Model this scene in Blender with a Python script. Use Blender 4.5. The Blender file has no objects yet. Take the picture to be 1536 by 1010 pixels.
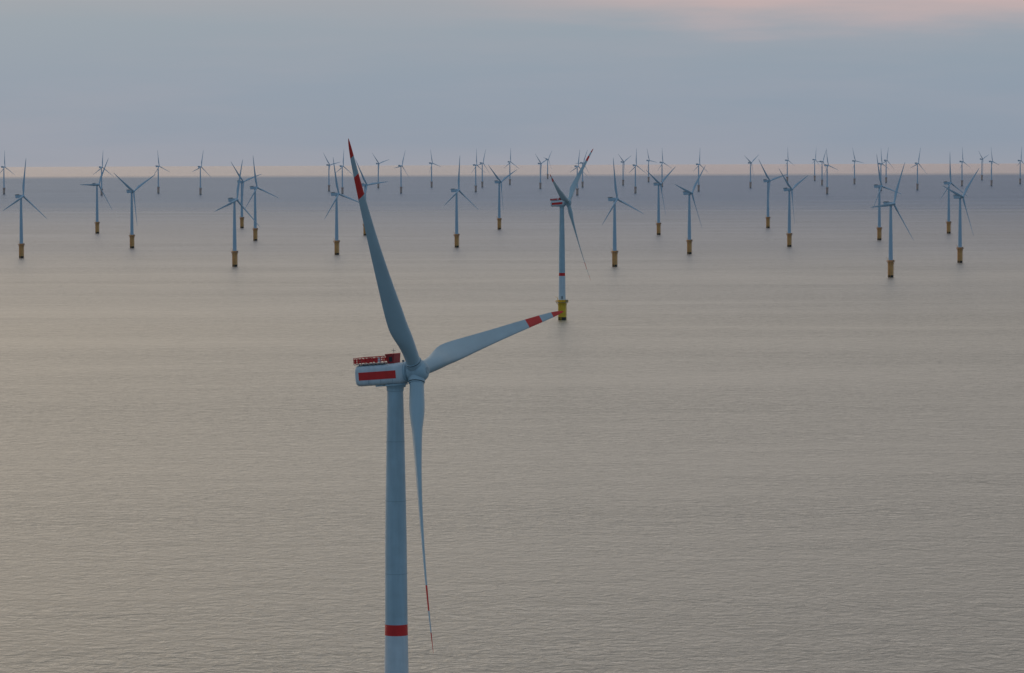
import bpy, math, random
from mathutils import Matrix, Vector
random.seed(4)
S = bpy.context.scene
S.view_settings.view_transform = 'Standard'
S.view_settings.look = 'None'
S.view_settings.exposure = 0
R_EARTH = 6371000.0
EYE = 137.7

def sea_z(x, y):
    return -(x*x + y*y) / (2*R_EARTH)

# ---------------------------------------------------------------- materials
def paint(name, col, rough=0.45, streak=0.12, scale=0.5):
    m = bpy.data.materials.new(name); m.use_nodes = True
    nt = m.node_tree; b = nt.nodes['Principled BSDF']
    tc = nt.nodes.new('ShaderNodeTexCoord')
    mp = nt.nodes.new('ShaderNodeMapping'); mp.inputs['Scale'].default_value = (scale*2, scale*2, scale*0.12)
    n = nt.nodes.new('ShaderNodeTexNoise'); n.inputs['Scale'].default_value = 1.0; n.inputs['Detail'].default_value = 5
    n2 = nt.nodes.new('ShaderNodeTexNoise'); n2.inputs['Scale'].default_value = 0.35; n2.inputs['Detail'].default_value = 3
    ad = nt.nodes.new('ShaderNodeMath'); ad.operation = 'ADD'
    mr = nt.nodes.new('ShaderNodeMapRange')
    mr.inputs['From Min'].default_value = 0.6; mr.inputs['From Max'].default_value = 1.4
    mr.inputs['To Min'].default_value = 1-streak; mr.inputs['To Max'].default_value = 1.0+streak*0.3
    mx = nt.nodes.new('ShaderNodeVectorMath'); mx.operation = 'SCALE'; mx.inputs[0].default_value = col
    nt.links.new(tc.outputs['Object'], mp.inputs['Vector'])
    nt.links.new(mp.outputs[0], n.inputs['Vector']); nt.links.new(tc.outputs['Object'], n2.inputs['Vector'])
    nt.links.new(n.outputs[0], ad.inputs[0]); nt.links.new(n2.outputs[0], ad.inputs[1])
    nt.links.new(ad.outputs[0], mr.inputs['Value']); nt.links.new(mr.outputs[0], mx.inputs['Scale'])
    nt.links.new(mx.outputs[0], b.inputs['Base Color'])
    b.inputs['Roughness'].default_value = rough
    return m

M_TOWER = paint('tower_paint', (0.46, 0.60, 0.68), streak=.2)
M_BLADE = paint('blade_gelcoat', (0.44, 0.57, 0.635), 0.38, 0.1, 0.4)
M_WHITE = paint('white_paint', (0.70, 0.77, 0.82), streak=.2)
M_RED = paint('signal_red_paint', (0.78, 0.025, 0.022), 0.5, 0.2)
M_DRED = paint('dark_red_paint', (0.42, 0.02, 0.025), 0.5, 0.2)
M_YEL = paint('traffic_yellow_paint', (0.92, 0.56, 0.03), 0.5, 0.3)
M_ORA = paint('orange_yellow_paint', (0.86, 0.43, 0.15), 0.55, 0.35)
M_GROW = paint('marine_growth', (0.05, 0.048, 0.04), 0.8, 0.5)
M_STEEL = paint('galvanised_steel', (0.25, 0.27, 0.29), 0.5, 0.3)
M_DARK = paint('dark_gap', (0.03, 0.035, 0.04), 0.6, 0.2)
M_SEAM = paint('flange_seam', (0.34, 0.46, 0.53), 0.5, 0.2)
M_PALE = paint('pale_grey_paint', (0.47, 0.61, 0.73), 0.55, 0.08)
M_PALE2 = paint('hazed_pale_grey_paint', (0.68, 0.76, 0.85), 0.6, 0.05)  # far turbines: aerial haze mixed into the base colour
M_ORA2 = paint('hazed_orange_paint', (0.74, 0.54, 0.45), 0.6, 0.2)  # orange paled by the same painted-in haze
M_GROW2 = paint('hazed_marine_growth', (0.30, 0.31, 0.33), 0.8, 0.2)  # growth lightened for distance haze, painted into the colour

# ---------------------------------------------------------------- mesh builder
class MB:
    def __init__(s): s.v=[]; s.f=[]; s.m=[]; s.sm=[]; s.mats=[]
    def mi(s, m):
        if m not in s.mats: s.mats.append(m)
        return s.mats.index(m)
    def face(s, idx, m, smooth=False):
        s.f.append(idx); s.m.append(s.mi(m)); s.sm.append(smooth)
    def box(s, c, d, m, rot=None):
        hx,hy,hz = d[0]/2,d[1]/2,d[2]/2
        b=len(s.v)
        for z in(-hz,hz):
            for x,y in((-hx,-hy),(hx,-hy),(hx,hy),(-hx,hy)):
                p=Vector((x,y,z))
                if rot: p=rot@p
                s.v.append(tuple(p+Vector(c)))
        for q in((3,2,1,0),(4,5,6,7),(0,1,5,4),(1,2,6,5),(2,3,7,6),(3,0,4,7)):
            s.face([b+i for i in q], m)
    def tube(s, p0, p1, r, m, n=10, r1=None, caps=True):
        p0=Vector(p0);p1=Vector(p1); r1=r if r1 is None else r1
        z=(p1-p0).normalized(); a=Vector((0,0,1)) if abs(z.z)<.9 else Vector((1,0,0))
        x=z.cross(a).normalized(); y=z.cross(x)
        b=len(s.v)
        for p,rr in((p0,r),(p1,r1)):
            for i in range(n):
                t=2*math.pi*i/n; s.v.append(tuple(p+x*rr*math.cos(t)+y*rr*math.sin(t)))
        for i in range(n):
            j=(i+1)%n; s.face([b+i,b+n+i,b+n+j,b+j], m, True)
        if caps:
            s.face([b+i for i in range(n)], m); s.face([b+n+i for i in reversed(range(n))], m)
    def revolve(s, prof, axis='Z', n=48, c=(0,0,0)):
        b=len(s.v)
        for h,r,_ in prof:
            for i in range(n):
                t=2*math.pi*i/n; u,w=r*math.cos(t),r*math.sin(t)
                p=(u,w,h) if axis=='Z' else (h,u,w)
                s.v.append((p[0]+c[0],p[1]+c[1],p[2]+c[2]))
        for k in range(len(prof)-1):
            for i in range(n):
                j=(i+1)%n
                s.face([b+k*n+i,b+k*n+j,b+(k+1)*n+j,b+(k+1)*n+i], prof[k][2], True)
        s.face([b+i for i in reversed(range(n))], prof[0][2])
        s.face([b+(len(prof)-1)*n+i for i in range(n)], prof[-2][2])
    def mesh(s, name):
        me=bpy.data.meshes.new(name); me.from_pydata(s.v,[],s.f)
        for m in s.mats: me.materials.append(m)
        me.polygons.foreach_set('material_index', s.m); me.polygons.foreach_set('use_smooth', s.sm)
        me.update()
        try: me.set_sharp_from_angle(angle=math.radians(40))
        except Exception: pass
        return me

def lerp_tab(tab, x):
    for (a,b),(c,d) in zip(tab, tab[1:]):
        if x<=c: return b+(d-b)*(x-a)/(c-a)
    return tab[-1][1]
def smooth_tab(tab, x, w=.05):
    w=min(w,x,1-x)
    if w<=1e-6: return lerp_tab(tab,x)
    return sum(lerp_tab(tab,x+w*k/4)*(5-abs(k)) for k in range(-4,5))/25

# ---------------------------------------------------------------- blade
def blade_mesh(name, R, base, chord_k, marks, pitch, cone, prebend, nst=60, npt=32):
    mb=MB()
    chord=[(0,3.0),(0.045,3.0),(0.08,3.15),(0.15,4.15),(0.21,4.75),(0.28,4.5),(0.4,3.75),(0.55,2.95),(0.7,2.3),(0.85,1.65),(0.94,1.15),(0.98,0.7),(1,0.12)]
    thick=[(0,1.0),(0.045,1.0),(0.09,0.86),(0.15,0.58),(0.21,0.42),(0.3,0.33),(0.45,0.26),(0.7,0.20),(1,0.17)]
    twist=[(0,14),(0.15,13.5),(0.25,11),(0.4,7.5),(0.6,4),(0.8,1.5),(1,0)]
    circ=[(0,1.0),(0.045,1.0),(0.2,0.0),(1,0)]
    fr=sorted(set([i/(nst-1) for i in range(nst)]+[0.985,0.995]+[x for mk in marks for x in mk]))
    for f in fr:
        r=1.6+(R-1.6)*f
        c=smooth_tab(chord,f)*chord_k; th=smooth_tab(thick,f); cb=lerp_tab(circ,f)
        cb=cb*cb*(3-2*cb)
        be=math.radians(pitch+smooth_tab(twist,f))
        off=r*math.tan(math.radians(cone))+prebend*(r/R)**2
        for i in range(npt):
            t=2*math.pi*i/npt
            xc=0.5*(1-math.cos(t))
            y=5*th*(0.2969*math.sqrt(xc)-0.126*xc-0.3516*xc**2+0.2843*xc**3-0.1036*xc**4)
            sg=1 if t<math.pi else -1
            camb=-0.03*math.sin(math.pi*xc)
            ax=(0.32-xc)*c; ay=(sg*y+camb)*c
            cx=0.5*math.cos(t)*c; cy=0.5*math.sin(t)*c
            X=ax*(1-cb)+cx*cb; Nn=ay*(1-cb)+cy*cb
            mb.v.append((off+math.sin(be)*X+math.cos(be)*Nn, math.cos(be)*X-math.sin(be)*Nn, r))
    def mat(f):
        for a,b in marks:
            if a<=f<=b: return M_RED
        return base
    for k in range(len(fr)-1):
        mm=mat((fr[k]+fr[k+1])/2)
        for i in range(npt):
            j=(i+1)%npt; mb.face([k*npt+i,(k+1)*npt+i,(k+1)*npt+j,k*npt+j],mm,True)
    mb.face([i for i in range(npt)],base); L=(len(fr)-1)*npt
    mb.face([L+i for i in reversed(range(npt))],mm)
    return mb.mesh(name)

BIG_BLADE=blade_mesh('big_blade',61.6,M_BLADE,1.0,[(0.757,0.848),(0.925,1.0)],17,4.4,3.5)
SMALL_BLADE=blade_mesh('small_blade',45,M_PALE,0.64,[],8,3.0,1.0,26,16)

# ---------------------------------------------------------------- big turbine meshes
def railing(mb, pts, z, h, m, r=0.05, closed=False, step=1.5):
    n=len(pts); segs=[(pts[i],pts[(i+1)%n]) for i in range(n if closed else n-1)]
    for a,b in segs:
        for hh in (0.35*h,0.68*h,h): mb.tube((a[0],a[1],z+hh),(b[0],b[1],z+hh),r,m,6)
        L=math.hypot(b[0]-a[0],b[1]-a[1]); k=max(1,round(L/step))
        for i in range(k):
            t=i/k; x=a[0]+(b[0]-a[0])*t; y=a[1]+(b[1]-a[1])*t
            mb.tube((x,y,z),(x,y,z+h),r,m,6)
def ring_pts(r,n): return [(r*math.cos(2*math.pi*i/n),r*math.sin(2*math.pi*i/n)) for i in range(n)]

def big_tower():
    mb=MB(); top=85.9
    def rad(z): return lerp_tab([(0,2.75),(15,2.7),(36,2.38),(55,2.26),(72,1.95),(top,1.66)],z)
    prof=[(z,rad(z),m) for z,m in [(15.2,M_WHITE),(22,M_WHITE),(31.5,M_WHITE),(33.3,M_RED),(35.6,M_TOWER),(42,M_TOWER)]]
    for z in (46.2,61.5,74.0):
        prof+=[(z,rad(z),M_SEAM),(z+.02,rad(z)+.03,M_SEAM),(z+.12,rad(z)+.03,M_SEAM),(z+.14,rad(z+.14),M_TOWER),(z+7,rad(z+7),M_TOWER)]
    prof+=[(84.6,rad(84.6),M_TOWER),(84.7,1.8,M_TOWER),(top,1.85,M_TOWER)]
    mb.revolve(prof,n=64)
    mb.box((0,-2.74,17.0),(1.1,0.12,2.3),M_STEEL)
    return mb.mesh('tower')

def transition(r, ztop, col, zp, rp):
    mb=MB()
    mb.revolve([(-8,r,M_GROW),(1.4,r,M_GROW),(2.2,r,col),(zp-.3,r,col),(zp-.3,r+.25,col),(zp-.05,r+.25,col),(zp-.05,r*.97,col),(ztop-.3,r*.97,col),(ztop-.3,r*1.05,col),(ztop,r*1.05,col)],n=40)
    mb.revolve([(zp-.02,r*1.0,M_STEEL),(zp-.02,rp,M_STEEL),(zp+.18,rp,col),(zp+.18,r*1.0,col)],n=16)
    for i in range(8):
        t=2*math.pi*i/8; c,s=math.cos(t),math.sin(t)
        mb.tube((c*r*.98,s*r*.98,zp-2.4),(c*(rp-.4),s*(rp-.4),zp-.05),.12,col,6)
    railing(mb,ring_pts(rp-.1,16),zp+.18,1.2,col,.06,True,2)
    for dx in(-.9,.9):
        mb.tube((dx,-r-1.1,-3),(dx,-r-1.1,zp-1.5),.2,col,8)
        for z in (1,5,zp-2): mb.tube((dx,-r*.95,z),(dx,-r-1.1,z),.14,col,6)
    for k in range(int(zp/0.9)): mb.tube((-.35,-r-.7,.5+k*.9),(.35,-r-.7,.5+k*.9),.05,col,5)
    mb.tube((r+.35,.8,-5),(r+.35,.8,zp-.2),.17,col,8); mb.tube((-r-.35,.4,-5),(-r-.35,.4,zp-.2),.17,col,8)
    mb.box((rp-1.4,.6,zp+1.1),(1.3,1.6,1.7),M_STEEL)
    mb.tube((-rp+1,.9,zp),(-rp+1,.9,zp+3.2),.18,col,8); mb.tube((-rp+1,.9,zp+3.2),(-rp-1.2,.3,zp+4.2),.12,col,8)
    return mb.mesh('transition_piece')

def big_nacelle():
    mb=MB()
    W,H=5.5,4.45
    def sect(x,w,h,zc,p=4.6,n=48):
        out=[]
        for i in range(n):
            t=2*math.pi*i/n; c,s=math.cos(t),math.sin(t)
            out.append((x,w/2*math.copysign(abs(c)**(2/p),c),zc+h/2*math.copysign(abs(s)**(2/p),s)))
        return out
    st=[(-8.25,W*.80,H*.78,-.25,3.4),(-8.15,W*.9,H*.9,-.22,4),(-7.9,W*.97,H*.97,-.2,4.6),(-7.4,W,H,-.2,4.8),(-3.5,W,H,-.2,4.8),(0,W,H,-.2,4.8),(1.7,W,H,-.2,4.6),(2.1,W*.97,H*.98,-.15,4.2),(2.45,W*.88,H*.96,-.1,3.2),(2.7,4.6,4.3,0,2.3)]
    n=48
    for q in st: mb.v+=sect(*q)
    for k in range(len(st)-1):
        for i in range(n):
            j=(i+1)%n; mb.face([k*n+i,k*n+j,(k+1)*n+j,(k+1)*n+i],M_WHITE,True)
    mb.face([i for i in reversed(range(n))],M_WHITE); L=(len(st)-1)*n; mb.face([L+i for i in range(n)],M_WHITE)
    mb.revolve([(2.6,2.22,M_TOWER),(3.15,2.22,M_TOWER),(3.15,2.08,M_SEAM),(3.4,2.08,M_SEAM)],axis='X',n=48)
    for sy in(-1,1):
        mb.box((-2.9,sy*(W/2+.004),-.32),(8.6,.05,1.65),M_RED)
    for x in (-5.0,-2.2,.6):
        for sy in(-1,1): mb.box((x,sy*(W/2+.0),-1.7),(.05,.03,1.0),M_SEAM)
    mb.box((-8.28,0,-.1),(.08,2.6,1.6),M_STEEL)
    for k in range(6): mb.box((-8.34,0,-.75+k*.26),(.06,2.5,.07),M_DARK)
    mb.revolve([(-3.2,1.98,M_TOWER),(-2.7,2.1,M_TOWER),(-2.7,2.5,M_TOWER),(-2.35,2.5,M_TOWER)],n=40)
    mb.box((-3.1,0,-2.52),(1.8,3.2,.35),M_TOWER)
    zt=2.06
    x0,x1,hw=-8.2,-1.0,2.55
    mb.box(((x0+x1)/2,0,zt+.12),(x1-x0,2*hw,.14),M_STEEL)
    for x in (-7.2,-4.4,-1.4):
        for y in(-2,0,2): mb.box((x,y,zt-.03),(.2,.2,.2),M_STEEL)
    zt+=.2
    for y in(-hw,hw):
        railing(mb,[(x0,y),(x1,y)],zt,1.3,M_RED,.06,False,.95)
        x=x0+.12
        while x<x1-.5:
            wd=random.choice([.35,.5,.7,.28])
            if x+wd>x1: break
            mb.box((x+wd/2,y,zt+.62),(wd,.05,random.choice([.8,1.0,.95])),random.choice([M_RED,M_DRED,M_WHITE]))
            x+=wd+random.choice([.14,.2,.3])
    for x in (x0,x1): railing(mb,[(x,-hw),(x,hw)],zt,1.3,M_RED,.06,False,1.2)
    for y in (-1.6,-.5,.6,1.7): mb.box((x0,y,zt+.6),(.05,.6,.9),M_DRED)
    b=len(mb.v)
    for z,xa,xb in((2.0,-.5,.75),(3.9,-1.1,1.0)):
        for x,y in((xa,-1.9),(xb,-1.9),(xb,1.2),(xa,1.2)): mb.v.append((x,y,z))
    for q in((3,2,1,0),(4,5,6,7),(0,1,5,4),(1,2,6,5),(2,3,7,6),(3,0,4,7)): mb.face([b+i for i in q],M_DRED)
    mb.box((-.05,-.35,3.95),(2.2,3.3,.1),M_RED)
    mb.box((.1,-1.93,2.85),(.7,.06,1.0),M_DARK)
    mb.tube((-.75,1.7,2.0),(-.75,1.7,5.0),.05,M_STEEL,6); mb.tube((-1.2,1.7,4.6),(-.3,1.7,4.6),.04,M_STEEL,6)
    mb.tube((2.1,0,1.9),(2.1,0,2.5),.25,M_STEEL,8)
    return mb.mesh('nacelle')

def big_hub():
    mb=MB()
    p=[(-1.6,2.0),(-1.5,2.12),(-1.2,2.22),(0,2.3),(1.1,2.26),(1.6,2.1),(2.0,1.8),(2.3,1.35),(2.42,.9),(2.46,.4),(2.47,.02)]
    mb.revolve([(h,r,M_TOWER) for h,r in p],axis='X',n=48)
    for k in range(3):
        t=2*math.pi*k/3; d=Vector((0,math.sin(t),math.cos(t))); o=Vector((.12,0,0))
        mb.tube(o+d*1.2,o+d*2.45,1.78,M_TOWER,36); mb.tube(o+d*2.45,o+d*2.62,1.62,M_DARK,36)
        mb.tube(o+d*2.62,o+d*2.8,1.66,M_TOWER,36)
    mb.tube((2.3,0,0),(2.52,0,0),.7,M_SEAM,24)
    return mb.mesh('hub')

# ---------------------------------------------------------------- small turbine meshes
def small_tower():
    mb=MB()
    mb.revolve([(16.8,2.15,M_PALE),(30,2.0,M_PALE),(45,1.75,M_PALE),(58,1.5,M_PALE),(70,1.2,M_PALE)],n=28)
    return mb.mesh('tower')
def small_nacelle():
    mb=MB()
    mb.box((-2.6,0,.1),(8.4,3.3,3.3),M_PALE)
    mb.box((-7.1,0,.3),(.7,2.8,2.7),M_PALE)
    mb.box((-6.6,0,1.95),(2.4,3.4,.5),M_PALE)
    mb.box((-4.0,0,1.85),(2.4,3.0,.35),M_STEEL)
    mb.revolve([(1.6,1.5,M_PALE),(2.2,1.4,M_PALE)],axis='X',n=24)
    railing(mb,[(-7.8,-1.6),(-3.2,-1.6),(-3.2,1.6),(-7.8,1.6)],1.8,1.1,M_STEEL,.08,True,1.5)
    mb.revolve([(-2.3,1.35,M_PALE),(-1.6,1.5,M_PALE)],n=24)
    return mb.mesh('nacelle')
def small_hub():
    mb=MB()
    mb.revolve([(h,r,M_PALE) for h,r in [(-1.4,1.4),(0,1.5),(.9,1.35),(1.6,.95),(2.0,.45),(2.1,.02)]],axis='X',n=24)
    for k in range(3):
        t=2*math.pi*k/3; d=Vector((0,math.sin(t),math.cos(t)))
        mb.tube(d*.8,d*1.9,1.0,M_PALE,18)
    return mb.mesh('hub')

BIG=dict(tower=big_tower(),transition_piece=transition(3.05,15.2,M_YEL,13.4,5.0),nacelle=big_nacelle(),hub=big_hub(),blade=BIG_BLADE,hz=88.9,over=5.0,tilt=5.8,ntilt=4.6)
SMALL=dict(tower=small_tower(),transition_piece=transition(2.65,16.8,M_ORA,15.2,4.1),nacelle=small_nacelle(),hub=small_hub(),blade=SMALL_BLADE,hz=72.2,over=3.6,tilt=5,ntilt=5)
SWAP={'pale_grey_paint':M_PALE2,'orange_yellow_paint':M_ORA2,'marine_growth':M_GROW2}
HAZED={}  # small turbine kit for the far rows, haze put into its colours
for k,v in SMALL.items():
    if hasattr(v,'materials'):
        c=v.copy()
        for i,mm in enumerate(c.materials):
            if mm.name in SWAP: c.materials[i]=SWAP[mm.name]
        HAZED[k]=c
    else: HAZED[k]=v

def put(name, me, parent, loc=(0,0,0), rot=(0,0,0)):
    o=bpy.data.objects.new(name, me); S.collection.objects.link(o)
    o.parent=parent; o.location=loc; o.rotation_euler=rot
    return o

def turbine(kind, x, y, face, theta):
    e=bpy.data.objects.new('offshore_wind_turbine',None); S.collection.objects.link(e)
    e.empty_display_size=5
    e.location=(x,y,sea_z(x,y))
    yaw=math.radians(face-90)
    put('tower',kind['tower'],e)
    put('transition_piece',kind['transition_piece'],e,rot=(0,0,math.radians(-25)))
    tl=math.radians(kind['tilt']); nt_=math.radians(kind['ntilt'])
    nz=kind['hz']-kind['over']*math.sin(nt_)
    put('nacelle',kind['nacelle'],e,(0,0,nz),(0,-nt_,yaw))
    h=put('rotor',None,e,(math.cos(yaw)*kind['over'],math.sin(yaw)*kind['over'],kind['hz']),(0,0,0))
    h.rotation_mode='QUATERNION'
    q=Matrix.Rotation(yaw,4,'Z')@Matrix.Rotation(-tl,4,'Y')@Matrix.Rotation(-math.radians(theta),4,'X')
    h.rotation_quaternion=q.to_quaternion(); h.empty_display_size=2
    put('hub',kind['hub'],h)
    for k in range(3): put('blade_%d'%(k+1),kind['blade'],h,rot=(-math.radians(120*k),0,0))
    return e

turbine(BIG,-24.5,906,66,-38.8)
turbine(BIG,37.9,3270,70,50)
near=[(-572.7,5061,8),(-613.2,6413,30),(-483.4,5517,62),(-299.4,4683,14),(-421.4,6772,-45),(-349.1,5901,-10),(-208.3,5159,-12),
(-209.8,6212,-35),(-69.7,5493,5),(-18.8,6602,66),(110.1,4633,-8),(209.8,6186,57),(210.5,5134,44),(392.4,6634,-42),(350.3,5467,-53),
(493.2,5813,-15),(371.2,4244,26),(626.1,6208,-2),(489.9,4735,46)]
far=[(-1346,11500,0),(-1056,11170,5),(-944,11590,-8),(-806,11235,12),(-503,11950,-40),(-440,11280,5),(-394,12830,75),(-290,11385,22),
(-239,12970,-14),(-96,11645,0),(-87,12930,20),(-5,13770,2),(83,12455,-50),(136,16300,40),(164,10810,10),(210,12810,28),(345,13400,65),(320,11200,2),
(462,14610,-20),(449,12930,-5),(501,11607,4),(686,12445,58),(916,14400,-3),(1043,14915,10),(944,13180,30),(793,10893,-12),(1075,13590,-20),
(990,11620,-8),(1211,14015,12),(1101,11760,14),(1331,12810,-5),(1620,14930,70),(1417,12800,-15),(1571,13390,6)]
for x,y,t in near: turbine(SMALL,x,y,random.uniform(50,58),t)
for x,y,t in far: turbine(HAZED,x,y,random.uniform(48,62),t)

# ---------------------------------------------------------------- sea
def sea_mesh():
    rings=[0,100,250,500,800,1200,1700,2300,3000,3800,4800,6000,7500,9000,11000,13000,15000,17500,20000]+list(range(22500,110001,2500))
    n=360; v=[(0,0,0)]; f=[]
    for r in rings[1:]:
        for i in range(n):
            t=2*math.pi*i/n; v.append((r*math.cos(t),r*math.sin(t),-r*r/(2*R_EARTH)))
    for i in range(n): f.append([0,1+i,1+(i+1)%n])
    for k in range(len(rings)-2):
        a=1+k*n
        for i in range(n):
            j=(i+1)%n; f.append([a+i,a+n+i,a+n+j,a+j])
    me=bpy.data.meshes.new('sea'); me.from_pydata(v,[],f)
    me.polygons.foreach_set('use_smooth',[True]*len(f)); me.update()
    return me
sea=bpy.data.objects.new('sea',sea_mesh()); S.collection.objects.link(sea)
m=bpy.data.materials.new('sea_water'); m.use_nodes=True; nt=m.node_tree; N=nt.nodes; Lk=nt.links
N.remove(N['Principled BSDF']); out=N['Material Output']
tc=N.new('ShaderNodeTexCoord')
def noise(scale3,detail,rough=.55,rot=0,dist=0):
    mp=N.new('ShaderNodeMapping'); mp.inputs['Scale'].default_value=scale3; mp.inputs['Rotation'].default_value=(0,0,rot)
    n=N.new('ShaderNodeTexNoise'); n.inputs['Scale'].default_value=1; n.inputs['Detail'].default_value=detail; n.inputs['Roughness'].default_value=rough
    n.inputs['Distortion'].default_value=dist
    Lk.new(tc.outputs['Object'],mp.inputs['Vector']); Lk.new(mp.outputs[0],n.inputs['Vector']); return n.outputs[0]
def math_(op,a,b_=None):
    n=N.new('ShaderNodeMath'); n.operation=op
    for i,q in enumerate((a,b_)):
        if q is None: continue
        if isinstance(q,(int,float)): n.inputs[i].default_value=q
        else: Lk.new(q,n.inputs[i])
    return n.outputs[0]
chop=noise((.19,.16,1),4,.58,.3,.8)
swell=noise((.022,.032,1),3,.5,-.1,.3)
patch=noise((.0016,.0060,1),5,.6,.06,.8)
hgt=math_('ADD',math_('MULTIPLY',chop,1.15),math_('MULTIPLY',swell,1.0))
bp=N.new('ShaderNodeBump'); bp.inputs['Distance'].default_value=1.0
mr=N.new('ShaderNodeMapRange'); mr.inputs['From Min'].default_value=.3; mr.inputs['From Max'].default_value=.7; mr.inputs['To Min'].default_value=.45; mr.inputs['To Max'].default_value=1.0
Lk.new(patch,mr.inputs['Value']); Lk.new(mr.outputs[0],bp.inputs['Strength']); Lk.new(hgt,bp.inputs['Height'])
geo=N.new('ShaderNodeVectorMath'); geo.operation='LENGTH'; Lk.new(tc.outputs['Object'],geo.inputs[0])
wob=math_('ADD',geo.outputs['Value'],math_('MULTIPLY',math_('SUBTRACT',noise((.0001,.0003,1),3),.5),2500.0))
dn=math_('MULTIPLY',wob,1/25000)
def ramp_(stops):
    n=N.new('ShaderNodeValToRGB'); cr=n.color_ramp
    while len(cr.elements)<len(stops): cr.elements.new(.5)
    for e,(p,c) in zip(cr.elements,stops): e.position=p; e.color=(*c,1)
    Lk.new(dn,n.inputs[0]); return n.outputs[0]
gcol=ramp_([(0,(.93,.92,.885)),(.12,(.93,.915,.88)),(.27,(.68,.72,.81)),(.40,(.46,.56,.75)),(.70,(.46,.56,.75)),(.785,(1,.96,1))])  # reflection tint by distance: blue band and bright horizon strip painted in
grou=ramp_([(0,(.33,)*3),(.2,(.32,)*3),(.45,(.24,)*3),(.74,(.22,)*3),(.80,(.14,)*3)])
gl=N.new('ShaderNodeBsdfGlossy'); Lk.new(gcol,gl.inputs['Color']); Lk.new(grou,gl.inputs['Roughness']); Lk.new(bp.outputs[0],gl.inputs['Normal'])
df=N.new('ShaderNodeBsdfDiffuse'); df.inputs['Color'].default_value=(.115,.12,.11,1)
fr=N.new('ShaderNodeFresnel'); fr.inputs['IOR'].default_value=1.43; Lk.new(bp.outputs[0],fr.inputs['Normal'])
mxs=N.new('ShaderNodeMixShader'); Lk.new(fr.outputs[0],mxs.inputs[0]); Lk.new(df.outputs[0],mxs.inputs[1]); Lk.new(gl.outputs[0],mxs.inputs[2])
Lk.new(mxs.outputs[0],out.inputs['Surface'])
sea.data.materials.append(m)

# ---------------------------------------------------------------- sky / world
w=bpy.data.worlds.new('World'); S.world=w; w.use_nodes=True; nt=w.node_tree; N=nt.nodes; Lk=nt.links
bg=N['Background']; bg.inputs['Strength'].default_value=.1
sky=N.new('ShaderNodeTexSky'); sky.sky_type='NISHITA'; sky.sun_disc=False
SUN_EL=math.radians(9); SUN_AZ=math.radians(-38)
sky.sun_elevation=SUN_EL; sky.sun_rotation=SUN_AZ
tc=N.new('ShaderNodeTexCoord'); sp=N.new('ShaderNodeSeparateXYZ'); Lk.new(tc.outputs['Generated'],sp.inputs[0])
def mrange(src,a,b_,c=0,d=1,smooth=True):
    n=N.new('ShaderNodeMapRange'); n.interpolation_type='SMOOTHSTEP' if smooth else 'LINEAR'
    for k,q in zip(('From Min','From Max','To Min','To Max'),(a,b_,c,d)): n.inputs[k].default_value=q
    Lk.new(src,n.inputs['Value']); return n.outputs[0]
def ramp(src,stops):
    n=N.new('ShaderNodeValToRGB'); cr=n.color_ramp
    while len(cr.elements)<len(stops): cr.elements.new(.5)
    for e,(p,c) in zip(cr.elements,stops): e.position=p; e.color=(*c,1)
    Lk.new(src,n.inputs[0]); return n.outputs[0]
def mix(f,a,b_,mode='MIX'):
    n=N.new('ShaderNodeMix'); n.data_type='RGBA'; n.blend_type=mode; n.clamp_factor=True
    for k,q in ((0,f),(6,a),(7,b_)):
        if isinstance(q,(int,float)): n.inputs[k].default_value=q
        elif isinstance(q,tuple): n.inputs[k].default_value=(*q,1)
        else: Lk.new(q,n.inputs[k])
    return n.outputs[2]
def mul(a,b_):
    n=N.new('ShaderNodeMath'); n.operation='MULTIPLY'; Lk.new(a,n.inputs[0])
    if isinstance(b_,float): n.inputs[1].default_value=b_
    else: Lk.new(b_,n.inputs[1])
    return n.outputs[0]
X,Y,Z=sp.outputs
low=ramp(mrange(Z,-.007,.035,smooth=False),[(0,(.30,.335,.405)),(.15,(.262,.322,.408)),(.45,(.258,.33,.418)),(.8,(.285,.35,.42)),(1,(.33,.365,.41))])
high=ramp(mrange(Z,.03,1,smooth=False),[(0,(.40,.385,.395)),(.06,(.54,.48,.425)),(.2,(.58,.505,.43)),(.45,(.45,.43,.415)),(1,(.30,.34,.39))])
front=mix(mrange(Z,.030,.075),low,high)
mp=N.new('ShaderNodeMapping'); mp.inputs['Scale'].default_value=(14,14,110); Lk.new(tc.outputs['Generated'],mp.inputs[0])
cn=N.new('ShaderNodeTexNoise'); cn.inputs['Scale'].default_value=1; cn.inputs['Detail'].default_value=6; Lk.new(mp.outputs[0],cn.inputs['Vector'])
cf=mrange(cn.outputs[0],.38,.68)
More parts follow.
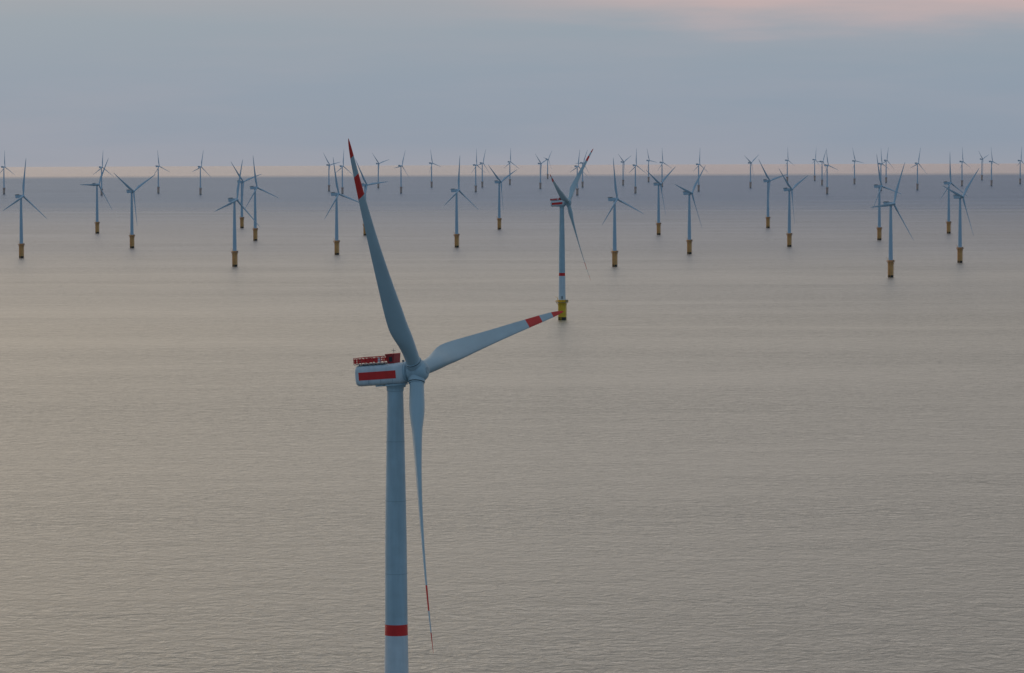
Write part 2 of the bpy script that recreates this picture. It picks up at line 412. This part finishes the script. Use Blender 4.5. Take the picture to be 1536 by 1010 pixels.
pinkz=N.new('ShaderNodeMath'); pinkz.operation='MULTIPLY_ADD'; Lk.new(cn.outputs[0],pinkz.inputs[0]); pinkz.inputs[1].default_value=.016; Lk.new(Z,pinkz.inputs[2])
pinkf=mul(mul(mrange(pinkz.outputs[0],.031,.0395),mrange(X,-.03,.06)),mrange(Z,.04,.07,1,0))
front=mix(mul(pinkf,.85),front,(.57,.43,.43))
front=mix(mul(cf,.16),front,(.41,.39,.44))
glow=mrange(X,-.20,.16,1.24,.77,False)
g=N.new('ShaderNodeVectorMath'); g.operation='SCALE'; Lk.new(front,g.inputs[0]); Lk.new(glow,g.inputs['Scale'])
front=mix(mrange(Z,.03,.10),front,g.outputs[0])
front=mix(mul(mrange(X,-.12,.04,1,0),mrange(Z,.03,.10)),front,mix(1.0,front,(1.06,1.0,.90),'MULTIPLY'))
back=ramp(mrange(Z,0,1,smooth=False),[(0,(.12,.215,.315)),(.4,(.135,.235,.345)),(1,(.28,.33,.39))])
col=mix(mrange(Y,-.15,.75),back,front)
sc=N.new('ShaderNodeVectorMath'); sc.operation='SCALE'; sc.inputs['Scale'].default_value=10; Lk.new(col,sc.inputs[0])
fin=mix(.95,sky.outputs[0],sc.outputs[0])
Lk.new(fin,bg.inputs['Color'])

sl=bpy.data.lights.new('sun','SUN'); sl.energy=.22; sl.angle=math.radians(14); sl.color=(1,.82,.66)
so=bpy.data.objects.new('sun',sl); S.collection.objects.link(so)
d=Vector((math.sin(SUN_AZ)*math.cos(SUN_EL),math.cos(SUN_AZ)*math.cos(SUN_EL),math.sin(SUN_EL)))
so.rotation_euler=d.to_track_quat('Z','Y').to_euler(); so.location=(0,0,300)

# ---------------------------------------------------------------- camera
cd=bpy.data.cameras.new('camera'); cam=bpy.data.objects.new('camera',cd); S.collection.objects.link(cam)
cd.sensor_width=36; cd.lens=36*6500/1536; cd.clip_start=1; cd.clip_end=300000
pitch=math.atan(300/6500)
cam.matrix_world=Matrix.Translation((0,0,EYE))@Matrix.Rotation(math.pi/2-pitch,4,'X')@Matrix.Rotation(math.radians(-.2),4,'Z')
S.camera=cam
